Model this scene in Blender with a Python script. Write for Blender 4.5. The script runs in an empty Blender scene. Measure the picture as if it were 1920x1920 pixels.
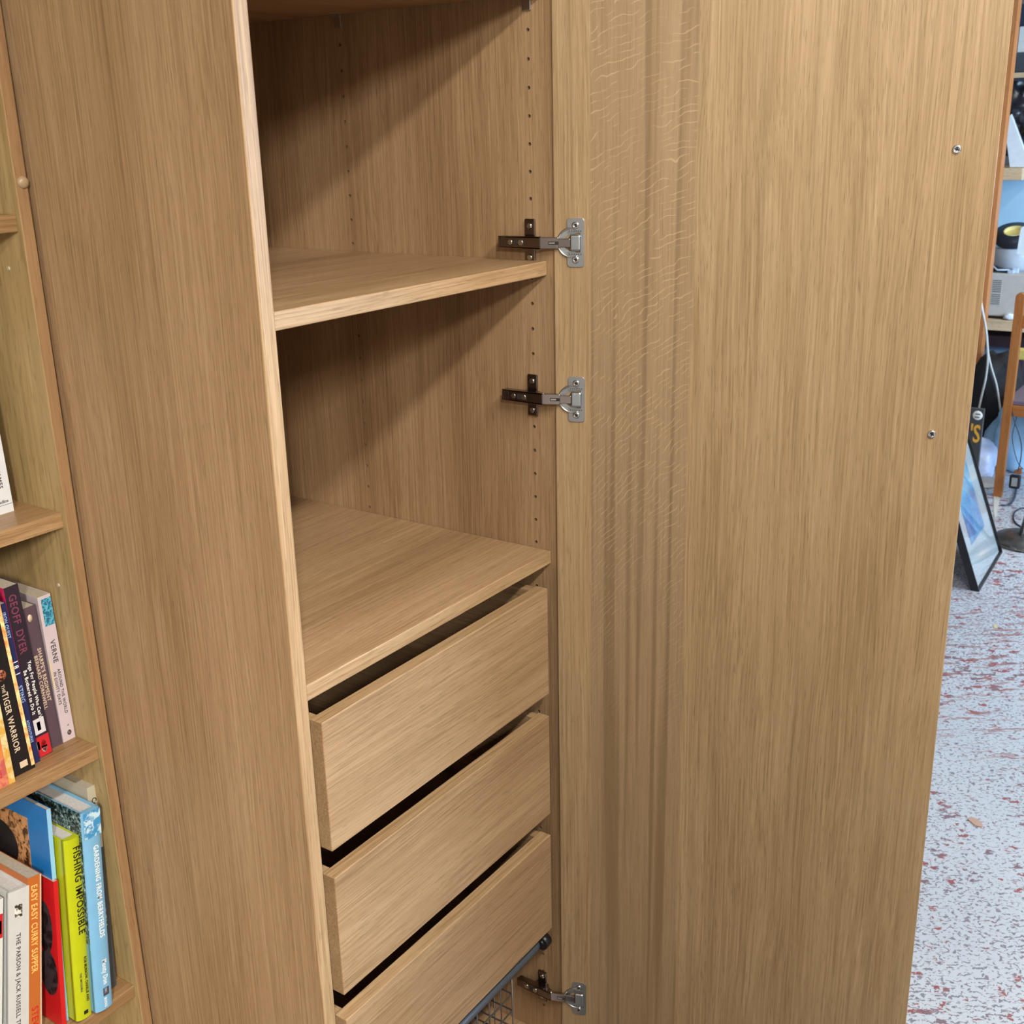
import bpy, bmesh, math, random
from math import radians as R, sin, cos, pi
from mathutils import Vector, Matrix
random.seed(7)
S = bpy.context.scene
COL = S.collection

# ------------------------------------------------------------------ camera
cd = bpy.data.cameras.new('camera')
cam = bpy.data.objects.new('camera', cd); COL.objects.link(cam); S.camera = cam
cd.sensor_width = 36.0; cd.sensor_fit = 'HORIZONTAL'
cd.lens = 36.0 * 2156.95 / 1920.0
cd.clip_start = 0.02; cd.clip_end = 60
yaw, pitch, roll = 0.962685, -0.320114, -0.0233018
CP = Vector((-0.740267, -0.772415, 0.245742))
fw = Vector((sin(yaw) * cos(pitch), cos(yaw) * cos(pitch), sin(pitch)))
r0 = fw.cross(Vector((0, 0, 1))).normalized(); u0 = r0.cross(fw)
rt = cos(roll) * r0 + sin(roll) * u0; up = -sin(roll) * r0 + cos(roll) * u0
cam.matrix_world = Matrix(((rt.x, up.x, -fw.x, CP.x), (rt.y, up.y, -fw.y, CP.y), (rt.z, up.z, -fw.z, CP.z), (0, 0, 0, 1)))
cd.dof.use_dof = True; cd.dof.focus_distance = 1.35; cd.dof.aperture_fstop = 20

# ------------------------------------------------------------------ world, exposure
w = bpy.data.worlds.new('world'); S.world = w; w.use_nodes = True
w.node_tree.nodes['Background'].inputs[0].default_value = (0.75, 0.85, 1, 1)
w.node_tree.nodes['Background'].inputs[1].default_value = 0.4
S.view_settings.view_transform = 'Standard'; S.view_settings.look = 'None'
S.view_settings.exposure = 0.68; S.view_settings.gamma = 1.0

# ------------------------------------------------------------------ big lights (ceiling tubes, window daylight)
FLOOR = -1.19; CEIL = 1.32
def area(name, loc, size, sizey, power, col, rot=(0, 0, 0), spread=pi):
    l = bpy.data.lights.new(name, 'AREA'); l.shape = 'RECTANGLE'; l.size = size; l.size_y = sizey
    l.energy = power; l.color = col; l.spread = spread
    o = bpy.data.objects.new(name, l); COL.objects.link(o); o.location = loc; o.rotation_euler = rot
    return o
TUBES = [(-2.55, -2.62, 205, 45), (-2.9, -0.1, 3, 90), (-0.40, -1.35, 44, 0), (1.9, -2.3, 16, 0), (4.0, -0.9, 16, 0)]
for i, (tx, ty, p, ra) in enumerate(TUBES):
    area('tube_light', (tx, ty, CEIL - 0.085), 1.5, 0.16, p, (1.0, 0.945, 0.85), (0, 0, R(ra)))
area('daylight', (3.3, -2.93, 0.25), 2.2, 1.3, 112, (0.46, 0.72, 1.0), (R(90), 0, 0))

# ------------------------------------------------------------------ node helpers and materials
class NT:
    def __init__(s, name):
        s.m = bpy.data.materials.new(name); s.m.use_nodes = True
        s.t = s.m.node_tree; s.b = s.t.nodes['Principled BSDF']
    def n(s, typ, **kw):
        o = s.t.nodes.new(typ)
        for k, v in kw.items(): setattr(o, k, v)
        return o
    def l(s, a, b): s.t.links.new(a, b)
    def val(s, sock, v):
        if isinstance(v, (int, float, tuple, list)): sock.default_value = v
        else: s.l(v, sock)
    def math(s, op, a, b=0.0, c=None, clamp=False):
        o = s.n('ShaderNodeMath', operation=op, use_clamp=clamp)
        s.val(o.inputs[0], a); s.val(o.inputs[1], b)
        if c is not None: s.val(o.inputs[2], c)
        return o.outputs[0]
    def vmath(s, op, a, b):
        o = s.n('ShaderNodeVectorMath', operation=op); s.val(o.inputs[0], a); s.val(o.inputs[1], b); return o.outputs[0]
    def noise(s, vec, scale=1.0, detail=2.0, rough=0.5, dist=0.0):
        o = s.n('ShaderNodeTexNoise'); s.l(vec, o.inputs['Vector'])
        o.inputs['Scale'].default_value = scale; o.inputs['Detail'].default_value = detail
        o.inputs['Roughness'].default_value = rough; o.inputs['Distortion'].default_value = dist
        return o.outputs[0]
    def ramp(s, f, pts):
        o = s.n('ShaderNodeValToRGB'); s.l(f, o.inputs[0]); e = o.color_ramp.elements
        while len(e) < len(pts): e.new(0.5)
        for i, (p, c) in enumerate(pts):
            e[i].position = p; e[i].color = (*c, 1) if len(c) == 3 else c
        return o.outputs[0]
    def mix(s, f, a, b, mode='MIX'):
        o = s.n('ShaderNodeMix', data_type='RGBA', blend_type=mode)
        s.val(o.inputs[0], f)
        for sock, v in ((o.inputs[6], a), (o.inputs[7], b)):
            if isinstance(v, tuple): sock.default_value = (*v, 1) if len(v) == 3 else v
            else: s.l(v, sock)
        return o.outputs[2]
    def smooth(s, x, a, b):
        o = s.n('ShaderNodeMapRange', interpolation_type='SMOOTHSTEP'); s.l(x, o.inputs[0])
        o.inputs[1].default_value = a; o.inputs[2].default_value = b
        return o.outputs[0]
    def bump(s, h, st, d=0.0004):
        o = s.n('ShaderNodeBump'); o.inputs['Strength'].default_value = st; o.inputs['Distance'].default_value = d
        s.l(h, o.inputs['Height']); s.l(o.outputs[0], s.b.inputs['Normal'])

def srgb(r, g, b):
    f = lambda c: c / 12.92 if c <= 0.04045 else ((c + 0.055) / 1.055) ** 2.4
    return (f(r / 255), f(g / 255), f(b / 255))

def wood(name, ax, dark, mid, light, rough=0.42, flecks=False, fine=1.0, contrast=1.0, spec=0.35):
    """ax = index of the grain axis in object space"""
    T = NT(name); tc = T.n('ShaderNodeTexCoord'); oi = T.n('ShaderNodeObjectInfo')
    off = T.n('ShaderNodeCombineXYZ')
    for i, k in enumerate((7.3, 11.9, 5.1)): T.l(T.math('MULTIPLY', oi.outputs['Random'], k), off.inputs[i])
    v = T.vmath('ADD', tc.outputs['Object'], off.outputs[0]) if not flecks else tc.outputs['Object']
    def st(al, ac):
        return T.vmath('MULTIPLY', v, tuple(al if i == ax else ac for i in range(3)))
    warp = T.noise(st(1.5, 9), 1, 2)
    wv = T.vmath('ADD', v, T.n('ShaderNodeCombineXYZ').outputs[0])
    wo = T.n('ShaderNodeCombineXYZ')
    for i in range(3):
        if i != ax: T.l(T.math('MULTIPLY', T.math('SUBTRACT', warp, 0.5), 0.03), wo.inputs[i])
    wv = T.vmath('ADD', v, wo.outputs[0])
    def sw(al, ac): return T.vmath('MULTIPLY', wv, tuple(al if i == ax else ac for i in range(3)))
    broad = T.noise(st(0.9, 11), 1, 3, 0.55)
    med = T.noise(sw(1.6, 60), 1, 3, 0.6)
    lines = T.noise(sw(5.0, 420 * fine), 1, 2, 0.65)
    pores = T.noise(sw(40, 900 * fine), 1, 1, 0.5)
    f = T.math('ADD', T.math('MULTIPLY', broad, 0.36), T.math('MULTIPLY', med, 0.16))
    f = T.math('ADD', f, T.math('MULTIPLY', lines, 0.48))
    f = T.math('ADD', T.math('MULTIPLY', T.math('SUBTRACT', f, 0.5), 1.5 * contrast), 0.5)
    c = T.ramp(f, [(0.28, dark), (0.5, mid), (0.72, light)])
    pm = T.math('MULTIPLY', T.smooth(pores, 0.59, 0.71), 0.36)
    c = T.mix(pm, c, tuple(x * 0.55 for x in dark))
    if flecks:
        sep = T.n('ShaderNodeSeparateXYZ'); T.l(tc.outputs['Object'], sep.inputs[0])
        X, Z = sep.outputs[0], sep.outputs[2]
        edgew = T.math('MULTIPLY', T.math('SUBTRACT', T.noise(T.vmath('MULTIPLY', tc.outputs['Object'], (0, 0, 2.5)), 1, 2), 0.5), 0.02)
        Xw = T.math('ADD', X, edgew)
        inb = T.math('MULTIPLY', T.smooth(X, 0.0445, 0.0475), T.math('SUBTRACT', 1.0, T.smooth(Xw, 0.168, 0.173)))
        # different veneer leaves across the door
        tone = T.math('MULTIPLY', inb, 0.55)
        c = T.mix(tone, c, (mid[0] * 0.76, mid[1] * 0.76, mid[2] * 0.84))
        # dark stripes in the veneer
        ds = T.noise(T.vmath('MULTIPLY', tc.outputs['Object'], (75, 0, 0.8)), 1, 1)
        c = T.mix(T.math('MULTIPLY', T.math('MULTIPLY', T.smooth(ds, 0.52, 0.68), 0.60), T.math('MAXIMUM', inb, 0.25)), c, tuple(x * 0.66 for x in dark))
        # medullary rays: thin pale curved lines rising to the right
        slope = T.n('ShaderNodeMapRange', interpolation_type='SMOOTHSTEP'); T.l(Z, slope.inputs[0])
        for i_, v_ in ((1, 0.40), (2, -0.35), (3, 0.28), (4, 1.15)): slope.inputs[i_].default_value = v_
        q = T.math('SUBTRACT', X, 0.11)
        zz = T.math('SUBTRACT', Z, T.math('MULTIPLY', q, slope.outputs[0]))
        zz = T.math('ADD', zz, T.math('MULTIPLY', T.math('MULTIPLY', q, q), 1.5))
        wob = T.noise(T.vmath('MULTIPLY', tc.outputs['Object'], (28, 0, 30)), 1, 2, 0.5)
        aa = T.math('ADD', T.math('MULTIPLY', zz, 105.0), T.math('MULTIPLY', T.math('SUBTRACT', wob, 0.5), 2.8))
        ridge = T.math('SUBTRACT', 1.0, T.smooth(T.math('ABSOLUTE', T.math('SUBTRACT', T.math('FRACT', aa), 0.5)), 0.03, 0.10))
        brk = T.smooth(T.noise(T.vmath('MULTIPLY', tc.outputs['Object'], (38, 0, 70)), 1, 1), 0.41, 0.56)
        brk2 = T.smooth(T.noise(T.vmath('MULTIPLY', tc.outputs['Object'], (11, 0, 3.0)), 1, 2), 0.30, 0.55)
        low = T.smooth(Z, -0.75, -0.15)
        fl = T.math('MULTIPLY', T.math('MULTIPLY', T.math('MULTIPLY', ridge, brk), T.math('MULTIPLY', inb, brk2)), low)
        c = T.mix(T.math('MULTIPLY', fl, 0.42), c, tuple(min(1, x * 1.35) for x in light))
    T.l(c, T.b.inputs['Base Color'])
    rr = T.math('ADD', rough - 0.06, T.math('MULTIPLY', lines, 0.14)); T.l(rr, T.b.inputs['Roughness'])
    T.b.inputs['Specular IOR Level'].default_value = spec
    h = T.math('SUBTRACT', lines, T.math('MULTIPLY', pm, 1.2))
    T.bump(h, 0.22, 0.0005)
    return T.m

def plain(name, col, rough=0.5, metal=0.0, var=0.06, scale=40, spec=0.5, coat=0.0, bump=0.0, alpha=1.0, trans=0.0):
    T = NT(name); tc = T.n('ShaderNodeTexCoord')
    nz = T.noise(tc.outputs['Object'], scale, 3)
    c = T.mix(nz, tuple(max(0, x * (1 - var * 2)) for x in col), tuple(min(1, x * (1 + var * 2)) for x in col))
    T.l(c, T.b.inputs['Base Color'])
    T.b.inputs['Roughness'].default_value = rough; T.b.inputs['Metallic'].default_value = metal
    T.b.inputs['Specular IOR Level'].default_value = spec; T.b.inputs['Coat Weight'].default_value = coat
    T.b.inputs['Transmission Weight'].default_value = trans
    if bump: T.bump(nz, bump, 0.002)
    return T.m

OD, OM, OL = (0.245, 0.142, 0.068), (0.355, 0.221, 0.115), (0.455, 0.300, 0.168)
oak = [wood('oak_grain_%s' % 'xyz'[i], i, OD, OM, OL) for i in range(3)]
DD, DM, DL = (0.262, 0.165, 0.076), (0.372, 0.248, 0.129), (0.465, 0.325, 0.182)
oak_door = wood('oak_door', 2, DD, DM, DL, rough=0.40, flecks=True)
eb = dict(rough=0.4, contrast=1.2)
EDc = ((0.27, 0.155, 0.072), (0.40, 0.255, 0.130), (0.49, 0.325, 0.180))
edge_z = wood('oak_edge_z', 2, *EDc, **eb); edge_x = wood('oak_edge_x', 0, *EDc, **eb)
bc_edge = wood('bookcase_edge', 2, (0.20, 0.105, 0.045), (0.29, 0.165, 0.075), (0.36, 0.21, 0.10), rough=0.5, contrast=0.7)
bc_in = wood('bookcase_inner', 2, (0.27, 0.180, 0.072), (0.40, 0.280, 0.125), (0.50, 0.365, 0.175), rough=0.45, contrast=0.8, fine=0.35)
bc_shelf = wood('bookcase_shelf', 0, (0.19, 0.105, 0.043), (0.30, 0.175, 0.08), (0.39, 0.24, 0.12), rough=0.35, contrast=1.1)
pine_or = wood('orange_pine', 2, (0.40, 0.14, 0.045), (0.52, 0.20, 0.065), (0.62, 0.27, 0.10), rough=0.4, contrast=0.6, fine=0.3)
chair_w = wood('chair_pine', 2, (0.27, 0.085, 0.02), (0.38, 0.135, 0.036), (0.46, 0.185, 0.055), rough=0.4, contrast=0.6, fine=0.3)
pine_orx = wood('orange_pine_rail', 1, (0.27, 0.085, 0.02), (0.38, 0.135, 0.036), (0.46, 0.185, 0.055), rough=0.4, contrast=0.6, fine=0.3)
pine = wood('pale_pine', 1, (0.50, 0.36, 0.22), (0.63, 0.48, 0.31), (0.72, 0.57, 0.40), rough=0.5, contrast=0.6, fine=0.3)
nickel = plain('bright_nickel', (0.66, 0.66, 0.65), 0.24, 1.0, 0.03, 200)
nickel_m = plain('satin_nickel', (0.50, 0.52, 0.53), 0.36, 1.0, 0.03, 200)
nickel_d = plain('dark_nickel', (0.27, 0.225, 0.21), 0.22, 1.0, 0.05, 200)
hole_m = plain('hole_dark', (0.03, 0.022, 0.018), 0.9)
pinhole_m = plain('pin_hole', (0.16, 0.095, 0.05), 0.8)
screw_m = plain('screw_zinc', (0.75, 0.78, 0.80), 0.22, 1.0, 0.03, 300)
emb_m = plain('emboss', (0.22, 0.23, 0.24), 0.4, 1.0)
blackm = plain('black_plastic', (0.012, 0.012, 0.015), 0.35)
bluegrey = plain('basket_paint', (0.085, 0.10, 0.125), 0.35, 0.3, 0.1, 300)
wire_m = plain('basket_wire', (0.20, 0.19, 0.19), 0.35, 0.8)
runner_m = plain('runner_steel', (0.30, 0.29, 0.28), 0.4, 0.9)
paper = plain('book_pages', (0.42, 0.36, 0.28), 0.9, 0, 0.12, 300)
paper_w = plain('book_pages_white', (0.55, 0.54, 0.52), 0.9, 0, 0.12, 300)

# ------------------------------------------------------------------ geometry helpers
def link(name, me, mats, parent=None, loc=None, rot=None):
    o = bpy.data.objects.new(name, me); COL.objects.link(o)
    for m in (mats if isinstance(mats, (list, tuple)) else [mats]): me.materials.append(m)
    if parent: o.parent = parent
    if loc: o.location = loc
    if rot: o.rotation_euler = rot
    return o
def empty(name, loc, label=None, cat=None, group=None, rot=None, parent=None):
    o = bpy.data.objects.new(name, None); COL.objects.link(o); o.location = loc; o.empty_display_size = 0.05
    if rot: o.rotation_euler = rot
    if parent: o.parent = parent
    return tag(o, label, cat, group)
def tag(o, label=None, cat=None, group=None, kind=None):
    if label: o['label'] = label
    if cat: o['category'] = cat
    if group: o['group'] = group
    if kind: o['kind'] = kind
    return o
class MB:
    def __init__(s): s.bm = bmesh.new()
    def box(s, x0, x1, y0, y1, z0, z1, bev=0.0, mat=0, M=None, seg=2):
        r = bmesh.ops.create_cube(s.bm, size=1.0)
        vs = r['verts']
        for v in vs: v.co = Vector(((x0 + x1) / 2 + v.co.x * (x1 - x0), (y0 + y1) / 2 + v.co.y * (y1 - y0), (z0 + z1) / 2 + v.co.z * (z1 - z0)))
        fs = {f for v in vs for f in v.link_faces}
        for f in fs: f.material_index = mat
        if bev:
            es = list({e for v in vs for e in v.link_edges})
            rb = bmesh.ops.bevel(s.bm, geom=es, offset=bev, segments=seg, affect='EDGES', profile=0.5)
            vs = list({v for f in rb['faces'] for v in f.verts} | {v for v in vs if v.is_valid})
        if M:
            bmesh.ops.transform(s.bm, matrix=M, verts=[v for v in vs if v.is_valid])
        return s
    def cyl(s, p0, p1, r0, r1=None, seg=24, caps=True, mat=0):
        p0 = Vector(p0); p1 = Vector(p1); r1 = r0 if r1 is None else r1
        d = p1 - p0; q = d.to_track_quat('Z', 'Y').to_matrix().to_4x4()
        M = Matrix.Translation((p0 + p1) / 2) @ q
        r = bmesh.ops.create_cone(s.bm, cap_ends=caps, segments=seg, radius1=r0, radius2=r1, depth=d.length, matrix=M)
        for f in {f for v in r['verts'] for f in v.link_faces}: f.material_index = mat; f.smooth = len(f.verts) == 4
        return s
    def tube(s, pts, r, seg=8, mat=0, closed=False):
        pts = [Vector(p) for p in pts]; rings = []; n = len(pts); side = None
        for i, p in enumerate(pts):
            a = pts[max(i - 1, 0)] if not closed else pts[i - 1]; b = pts[min(i + 1, n - 1)] if not closed else pts[(i + 1) % n]
            t = (b - a).normalized()
            if side is None: side = t.cross(Vector((0, 0, 1)) if abs(t.z) < 0.9 else Vector((1, 0, 0))).normalized()
            else: side = (side - t * side.dot(t)).normalized()
            o2 = t.cross(side)
            rr = r[i] if isinstance(r, (list, tuple)) else r
            rings.append([s.bm.verts.new(p + side * rr * cos(2 * pi * k / seg) + o2 * rr * sin(2 * pi * k / seg)) for k in range(seg)])
        m = n if closed else n - 1
        for i in range(m):
            A, B = rings[i], rings[(i + 1) % n]
            for k in range(seg):
                f = s.bm.faces.new((A[k], A[(k + 1) % seg], B[(k + 1) % seg], B[k])); f.smooth = True; f.material_index = mat
        if not closed:
            s.bm.faces.new(rings[0][::-1]).material_index = mat; s.bm.faces.new(rings[-1]).material_index = mat
        return s
    def lathe(s, prof, c=(0, 0, 0), seg=32, M=None, mat=0):
        rings = []
        for r, z in prof:
            rings.append([s.bm.verts.new((c[0] + r * cos(2 * pi * k / seg), c[1] + r * sin(2 * pi * k / seg), c[2] + z)) for k in range(seg)] if r > 1e-6 else [s.bm.verts.new((c[0], c[1], c[2] + z))])
        nv = [v for q in rings for v in q]
        for A, B in zip(rings, rings[1:]):
            for k in range(seg):
                a = [A[k % len(A)], A[(k + 1) % len(A)], B[(k + 1) % len(B)], B[k % len(B)]]
                a = list(dict.fromkeys(a))
                if len(a) >= 3:
                    f = s.bm.faces.new(a); f.smooth = True; f.material_index = mat
        if M: bmesh.ops.transform(s.bm, matrix=M, verts=nv)
        return s
    def prism(s, poly, axis, a, b, bev=0.0, mat=0):
        """extrude polygon (2D list) along axis from a to b; 2D coords fill remaining axes in order"""
        def P(u, v, t):
            c = [0, 0, 0]; o = [i for i in range(3) if i != axis]; c[o[0]] = u; c[o[1]] = v; c[axis] = t; return c
        A = [s.bm.verts.new(P(u, v, a)) for u, v in poly]; B = [s.bm.verts.new(P(u, v, b)) for u, v in poly]
        fs = [s.bm.faces.new(A[::-1]), s.bm.faces.new(B)]
        n = len(poly)
        for i in range(n): fs.append(s.bm.faces.new((A[i], A[(i + 1) % n], B[(i + 1) % n], B[i])))
        for f in fs: f.material_index = mat
        if bev:
            es = list({e for f in fs[:2] for e in f.edges})
            bmesh.ops.bevel(s.bm, geom=es, offset=bev, segments=2, affect='EDGES', profile=0.5)
        return s
    def me(s, name):
        bmesh.ops.recalc_face_normals(s.bm, faces=s.bm.faces)
        m = bpy.data.meshes.new(name); s.bm.to_mesh(m); s.bm.free(); return m
    def obj(s, name, mats, parent=None, loc=None, rot=None): return link(name, s.me(name), mats, parent, loc, rot)
def facemat(o, axis, sign, idx):
    for p in o.data.polygons:
        if p.normal[axis] * sign > 0.6: p.material_index = idx
    return o
def board(name, b, mats, parent=None, bev=0.0009, front=None):
    o = MB().box(*b, bev=bev).obj(name, mats, parent)
    if front: facemat(o, *front)
    return o
def blob(name, c, rad, mat, parent=None, seed=0, crush=0.25, sub=4, flat=None):
    """crumpled bag / cloth lump"""
    from mathutils import noise
    bm = bmesh.new(); bmesh.ops.create_icosphere(bm, subdivisions=sub, radius=1.0)
    for v in bm.verts:
        n = noise.noise(v.co * 1.6 + Vector((seed * 3.1, 0, 0))) * crush + abs(noise.noise(v.co * 4.5 + Vector((0, seed * 2.7, 0)))) * crush * 0.7
        d = v.co * (1 + n); v.co = Vector((d.x * rad[0], d.y * rad[1], d.z * rad[2]))
        if flat is not None and v.co.z < flat: v.co.z = flat
    for f in bm.faces: f.smooth = True
    m = bpy.data.meshes.new(name); bm.to_mesh(m); bm.free()
    return link(name, m, mat, parent, c)
def text_mesh(body, size, xscale=1.0, bold=0.0, spacing=1.0):
    cu = bpy.data.curves.new('t', 'FONT'); cu.body = body; cu.size = size; cu.extrude = 0.00012; cu.offset = bold; cu.space_character = spacing
    cu.resolution_u = 3
    o = bpy.data.objects.new('t', cu); COL.objects.link(o)
    dg = bpy.context.evaluated_depsgraph_get(); me = bpy.data.meshes.new_from_object(o.evaluated_get(dg))
    bpy.data.objects.remove(o)
    for v in me.vertices: v.co.x *= xscale
    return me

# ------------------------------------------------------------------ the room
def wallbox(name, b, m):
    o = MB().box(*b).obj(name, m); tag(o, kind='structure'); return o
def floor_material():
    T = NT('worn_painted_floor'); tc = T.n('ShaderNodeTexCoord'); v = tc.outputs['Object']
    base = T.mix(T.noise(v, 3.0, 3), (0.50, 0.515, 0.55), (0.62, 0.63, 0.66))
    warpn = T.n('ShaderNodeTexNoise'); T.l(v, warpn.inputs['Vector']); warpn.inputs['Scale'].default_value = 60
    vw = T.vmath('ADD', v, T.vmath('MULTIPLY', T.vmath('SUBTRACT', warpn.outputs[1], (0.5, 0.5, 0.5)), (0.02, 0.02, 0)))
    def along(vec, ka, kb):
        sp_ = T.n('ShaderNodeSeparateXYZ'); T.l(vec, sp_.inputs[0]); o_ = T.n('ShaderNodeCombineXYZ')
        T.l(T.math('ADD', T.math('MULTIPLY', sp_.outputs[0], 0.57 * ka), T.math('MULTIPLY', sp_.outputs[1], -0.82 * ka)), o_.inputs[0])
        T.l(T.math('ADD', T.math('MULTIPLY', sp_.outputs[0], 0.82 * kb), T.math('MULTIPLY', sp_.outputs[1], 0.57 * kb)), o_.inputs[1])
        return o_.outputs[0]
    rv = along(vw, 0.7, 1.15)
    dens = T.noise(v, 2.2, 2)
    # small specks where the paint has flaked to the grey below
    sp = T.noise(rv, 150, 2.5, 0.6)
    th = T.math('ADD', 0.555, T.math('MULTIPLY', T.math('SUBTRACT', dens, 0.5), -0.22))
    m1 = T.smooth(T.math('SUBTRACT', sp, th), -0.02, 0.025)
    c = T.mix(T.math('MULTIPLY', m1, 0.85), base, (0.17, 0.135, 0.155))
    # larger flakes down to the old red paint
    bl = T.noise(rv, 38, 5, 0.62)
    bd = T.noise(v, 1.6, 2)
    th2 = T.math('ADD', 0.584, T.math('MULTIPLY', T.math('SUBTRACT', bd, 0.5), -0.40))
    m2 = T.smooth(T.math('SUBTRACT', bl, th2), -0.01, 0.015)
    red = T.mix(T.smooth(T.noise(v, 22, 1), 0.45, 0.6), (0.30, 0.055, 0.05), (0.19, 0.11, 0.13))
    c = T.mix(T.math('MULTIPLY', m2, 0.9), c, red)
    # scrape lines
    sn = T.noise(along(v, 7, 45), 1, 3, 0.7)
    sx = T.n('ShaderNodeSeparateXYZ'); T.l(v, sx.inputs[0])
    band = T.math('MULTIPLY', T.smooth(sx.outputs[0], 1.75, 2.0), T.math('SUBTRACT', 1.0, T.smooth(sx.outputs[0], 2.7, 3.0)))
    c = T.mix(T.math('MULTIPLY', T.smooth(sn, 0.55, 0.62), T.math('MULTIPLY', band, 0.8)), c, (0.32, 0.13, 0.11))
    T.l(c, T.b.inputs['Base Color'])
    T.l(T.math('ADD', 0.32, T.math('MULTIPLY', m1, 0.25)), T.b.inputs['Roughness'])
    T.bump(T.math('ADD', m1, m2), -0.3, 0.001)
    return T.m
wall_m = plain('wall_paint', (0.17, 0.165, 0.155), 0.8, 0, 0.03, 3)
ceil_m = plain('ceiling_paint', (0.30, 0.29, 0.275), 0.85, 0, 0.02, 3)
wallbox('floor', (-4.2, 6.2, -3.2, 1.2, FLOOR - 0.05, FLOOR), floor_material())
wallbox('ceiling', (-4.2, 6.2, -3.2, 1.2, CEIL, CEIL + 0.05), ceil_m)
wallbox('wall_back', (-4.2, 6.2, 1.1, 1.2, FLOOR, CEIL), wall_m)
wallbox('wall_right', (6.1, 6.2, -3.2, 1.1, FLOOR, CEIL), wall_m)
wallbox('wall_left', (-4.2, -4.1, -3.2, 1.1, FLOOR, CEIL), wall_m)
b = MB()
WX0, WX1, WZ0, WZ1 = 2.15, 4.45, -0.45, 0.95
b.box(-4.1, WX0, -3.2, -3.1, FLOOR, CEIL); b.box(WX1, 6.1, -3.2, -3.1, FLOOR, CEIL)
b.box(WX0, WX1, -3.2, -3.1, FLOOR, WZ0); b.box(WX0, WX1, -3.2, -3.1, WZ1, CEIL)
tag(b.obj('wall_front', wall_m), kind='structure')
b = MB(); whitep = plain('white_gloss', (0.75, 0.75, 0.74), 0.3)
for x in (WX0, (WX0 + WX1) / 2 - 0.02, WX1 - 0.04): b.box(x, x + 0.04, -3.17, -3.12, WZ0, WZ1)
for z in (WZ0, WZ1 - 0.04): b.box(WX0 + 0.04, WX1 - 0.04, -3.17, -3.12, z, z + 0.04)
tag(b.obj('window_1', whitep), kind='structure')
lampw = plain('lamp_housing', (0.8, 0.8, 0.8), 0.4)
Tm = NT('lit_tube'); Tm.b.inputs['Emission Color'].default_value = (1, 0.95, 0.88, 1); Tm.b.inputs['Emission Strength'].default_value = 4; Tm.b.inputs['Base Color'].default_value = (0.9, 0.9, 0.9, 1)
for i, (tx, ty, p, ra) in enumerate(TUBES):
    t = empty('ceiling_light', (tx, ty, CEIL), ['white fluorescent batten set diagonally on the ceiling behind the tall cupboard', 'white fluorescent batten on the ceiling to the far left, running lengthways', 'white fluorescent batten on the ceiling just beside the viewer', 'white fluorescent batten on the ceiling in the middle of the room', 'white fluorescent batten on the ceiling near the workbench'][i], 'ceiling light', 'fluorescent ceiling lights', rot=(0, 0, R(ra)))
    MB().box(-0.68, 0.68, -0.04, 0.04, -0.05, 0, bev=0.006).obj('housing', lampw, t)
    MB().cyl((-0.64, 0, -0.066), (0.64, 0, -0.066), 0.013).obj('tube', Tm.m, t)

# ------------------------------------------------------------------ wardrobe
W = 0.4779; D = 0.56; ZT = 1.05; ZB = FLOOR
ward = empty('wardrobe', (0, 0, FLOOR), 'tall oak wardrobe standing open with three drawers inside and its door swung right', 'wardrobe')
G = -FLOOR
def wb(x0, x1, y0, y1, z0, z1): return (x0, x1, y0, y1, z0 + G, z1 + G)
o = board('side_panel', wb(-0.018, 0, 0, D, ZB, ZT), [oak[2], edge_z], ward, 0.0014, front=(1, -1, 1))
# right side panel with drilled shelf-pin holes
rp = board('side_panel', wb(W, W + 0.018, 0, D, ZB, ZT), [oak[2], edge_z, pinhole_m], ward, 0.0009, front=(1, -1, 1))
hm = MB()
for yy in (0.037, 0.3339):
    for i in range(-2, 45):
        z = 0.3577 - 0.032 * i
        hm.cyl((W - 0.002, yy, z + G), (W + 0.009, yy, z + G), 0.0023, seg=10, mat=2)
hobj = hm.obj('cutter', [oak[2], edge_z, pinhole_m])
md = rp.modifiers.new('b', 'BOOLEAN'); md.object = hobj; md.operation = 'DIFFERENCE'; md.solver = 'EXACT'
hobj.parent = ward
bpy.context.view_layer.update()
dg = bpy.context.evaluated_depsgraph_get(); nm = bpy.data.meshes.new_from_object(rp.evaluated_get(dg))
rp.modifiers.clear(); rp.data = nm; bpy.data.objects.remove(hobj)
board('back_panel', wb(0, W, D - 0.006, D - 0.001, ZB + 0.06, ZT - 0.018), oak[2], ward, 0)
board('top_panel', wb(0, W, 0.002, D - 0.006, ZT - 0.018, ZT), [oak[0], edge_x], ward, front=(1, -1, 1))
board('base_panel', wb(0, W, 0.004, D - 0.006, -1.1206, -1.1026), [oak[0], edge_x], ward, front=(1, -1, 1))
board('plinth', wb(0, W, 0.03, 0.046, ZB, -1.1206), oak[0], ward)
pin = plain('shelf_pin', (0.6, 0.6, 0.6), 0.3, 1)
for zt, yf in ((0.0919, 0.0135), (-0.290, 0.0125), (0.4125, 0.0125)):
    s = board('shelf', wb(0.001, W - 0.001, yf, D - 0.02, zt - 0.018, zt), [oak[0], edge_x], ward, 0.0012, front=(1, -1, 1))
    for yy in ((0.037, 0.3339) if zt > 0.3 else (0.3339,)):
        for x, sg in ((0.0, 1), (W, -1)):
            m = MB(); m.box(min(x, x + sg * 0.003), max(x, x + sg * 0.003), yy - 0.006, yy + 0.006, zt - 0.034 + G, zt - 0.018 + G, bev=0.001)
            m.prism([(yy - 0.005, zt - 0.021 + G), (yy + 0.005, zt - 0.021 + G), (yy + 0.005, zt - 0.018 + G), (yy - 0.005, zt - 0.018 + G)], 0, min(x, x + sg * 0.011), max(x, x + sg * 0.011))
            m.obj('shelf_pin', pin, s)

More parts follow.
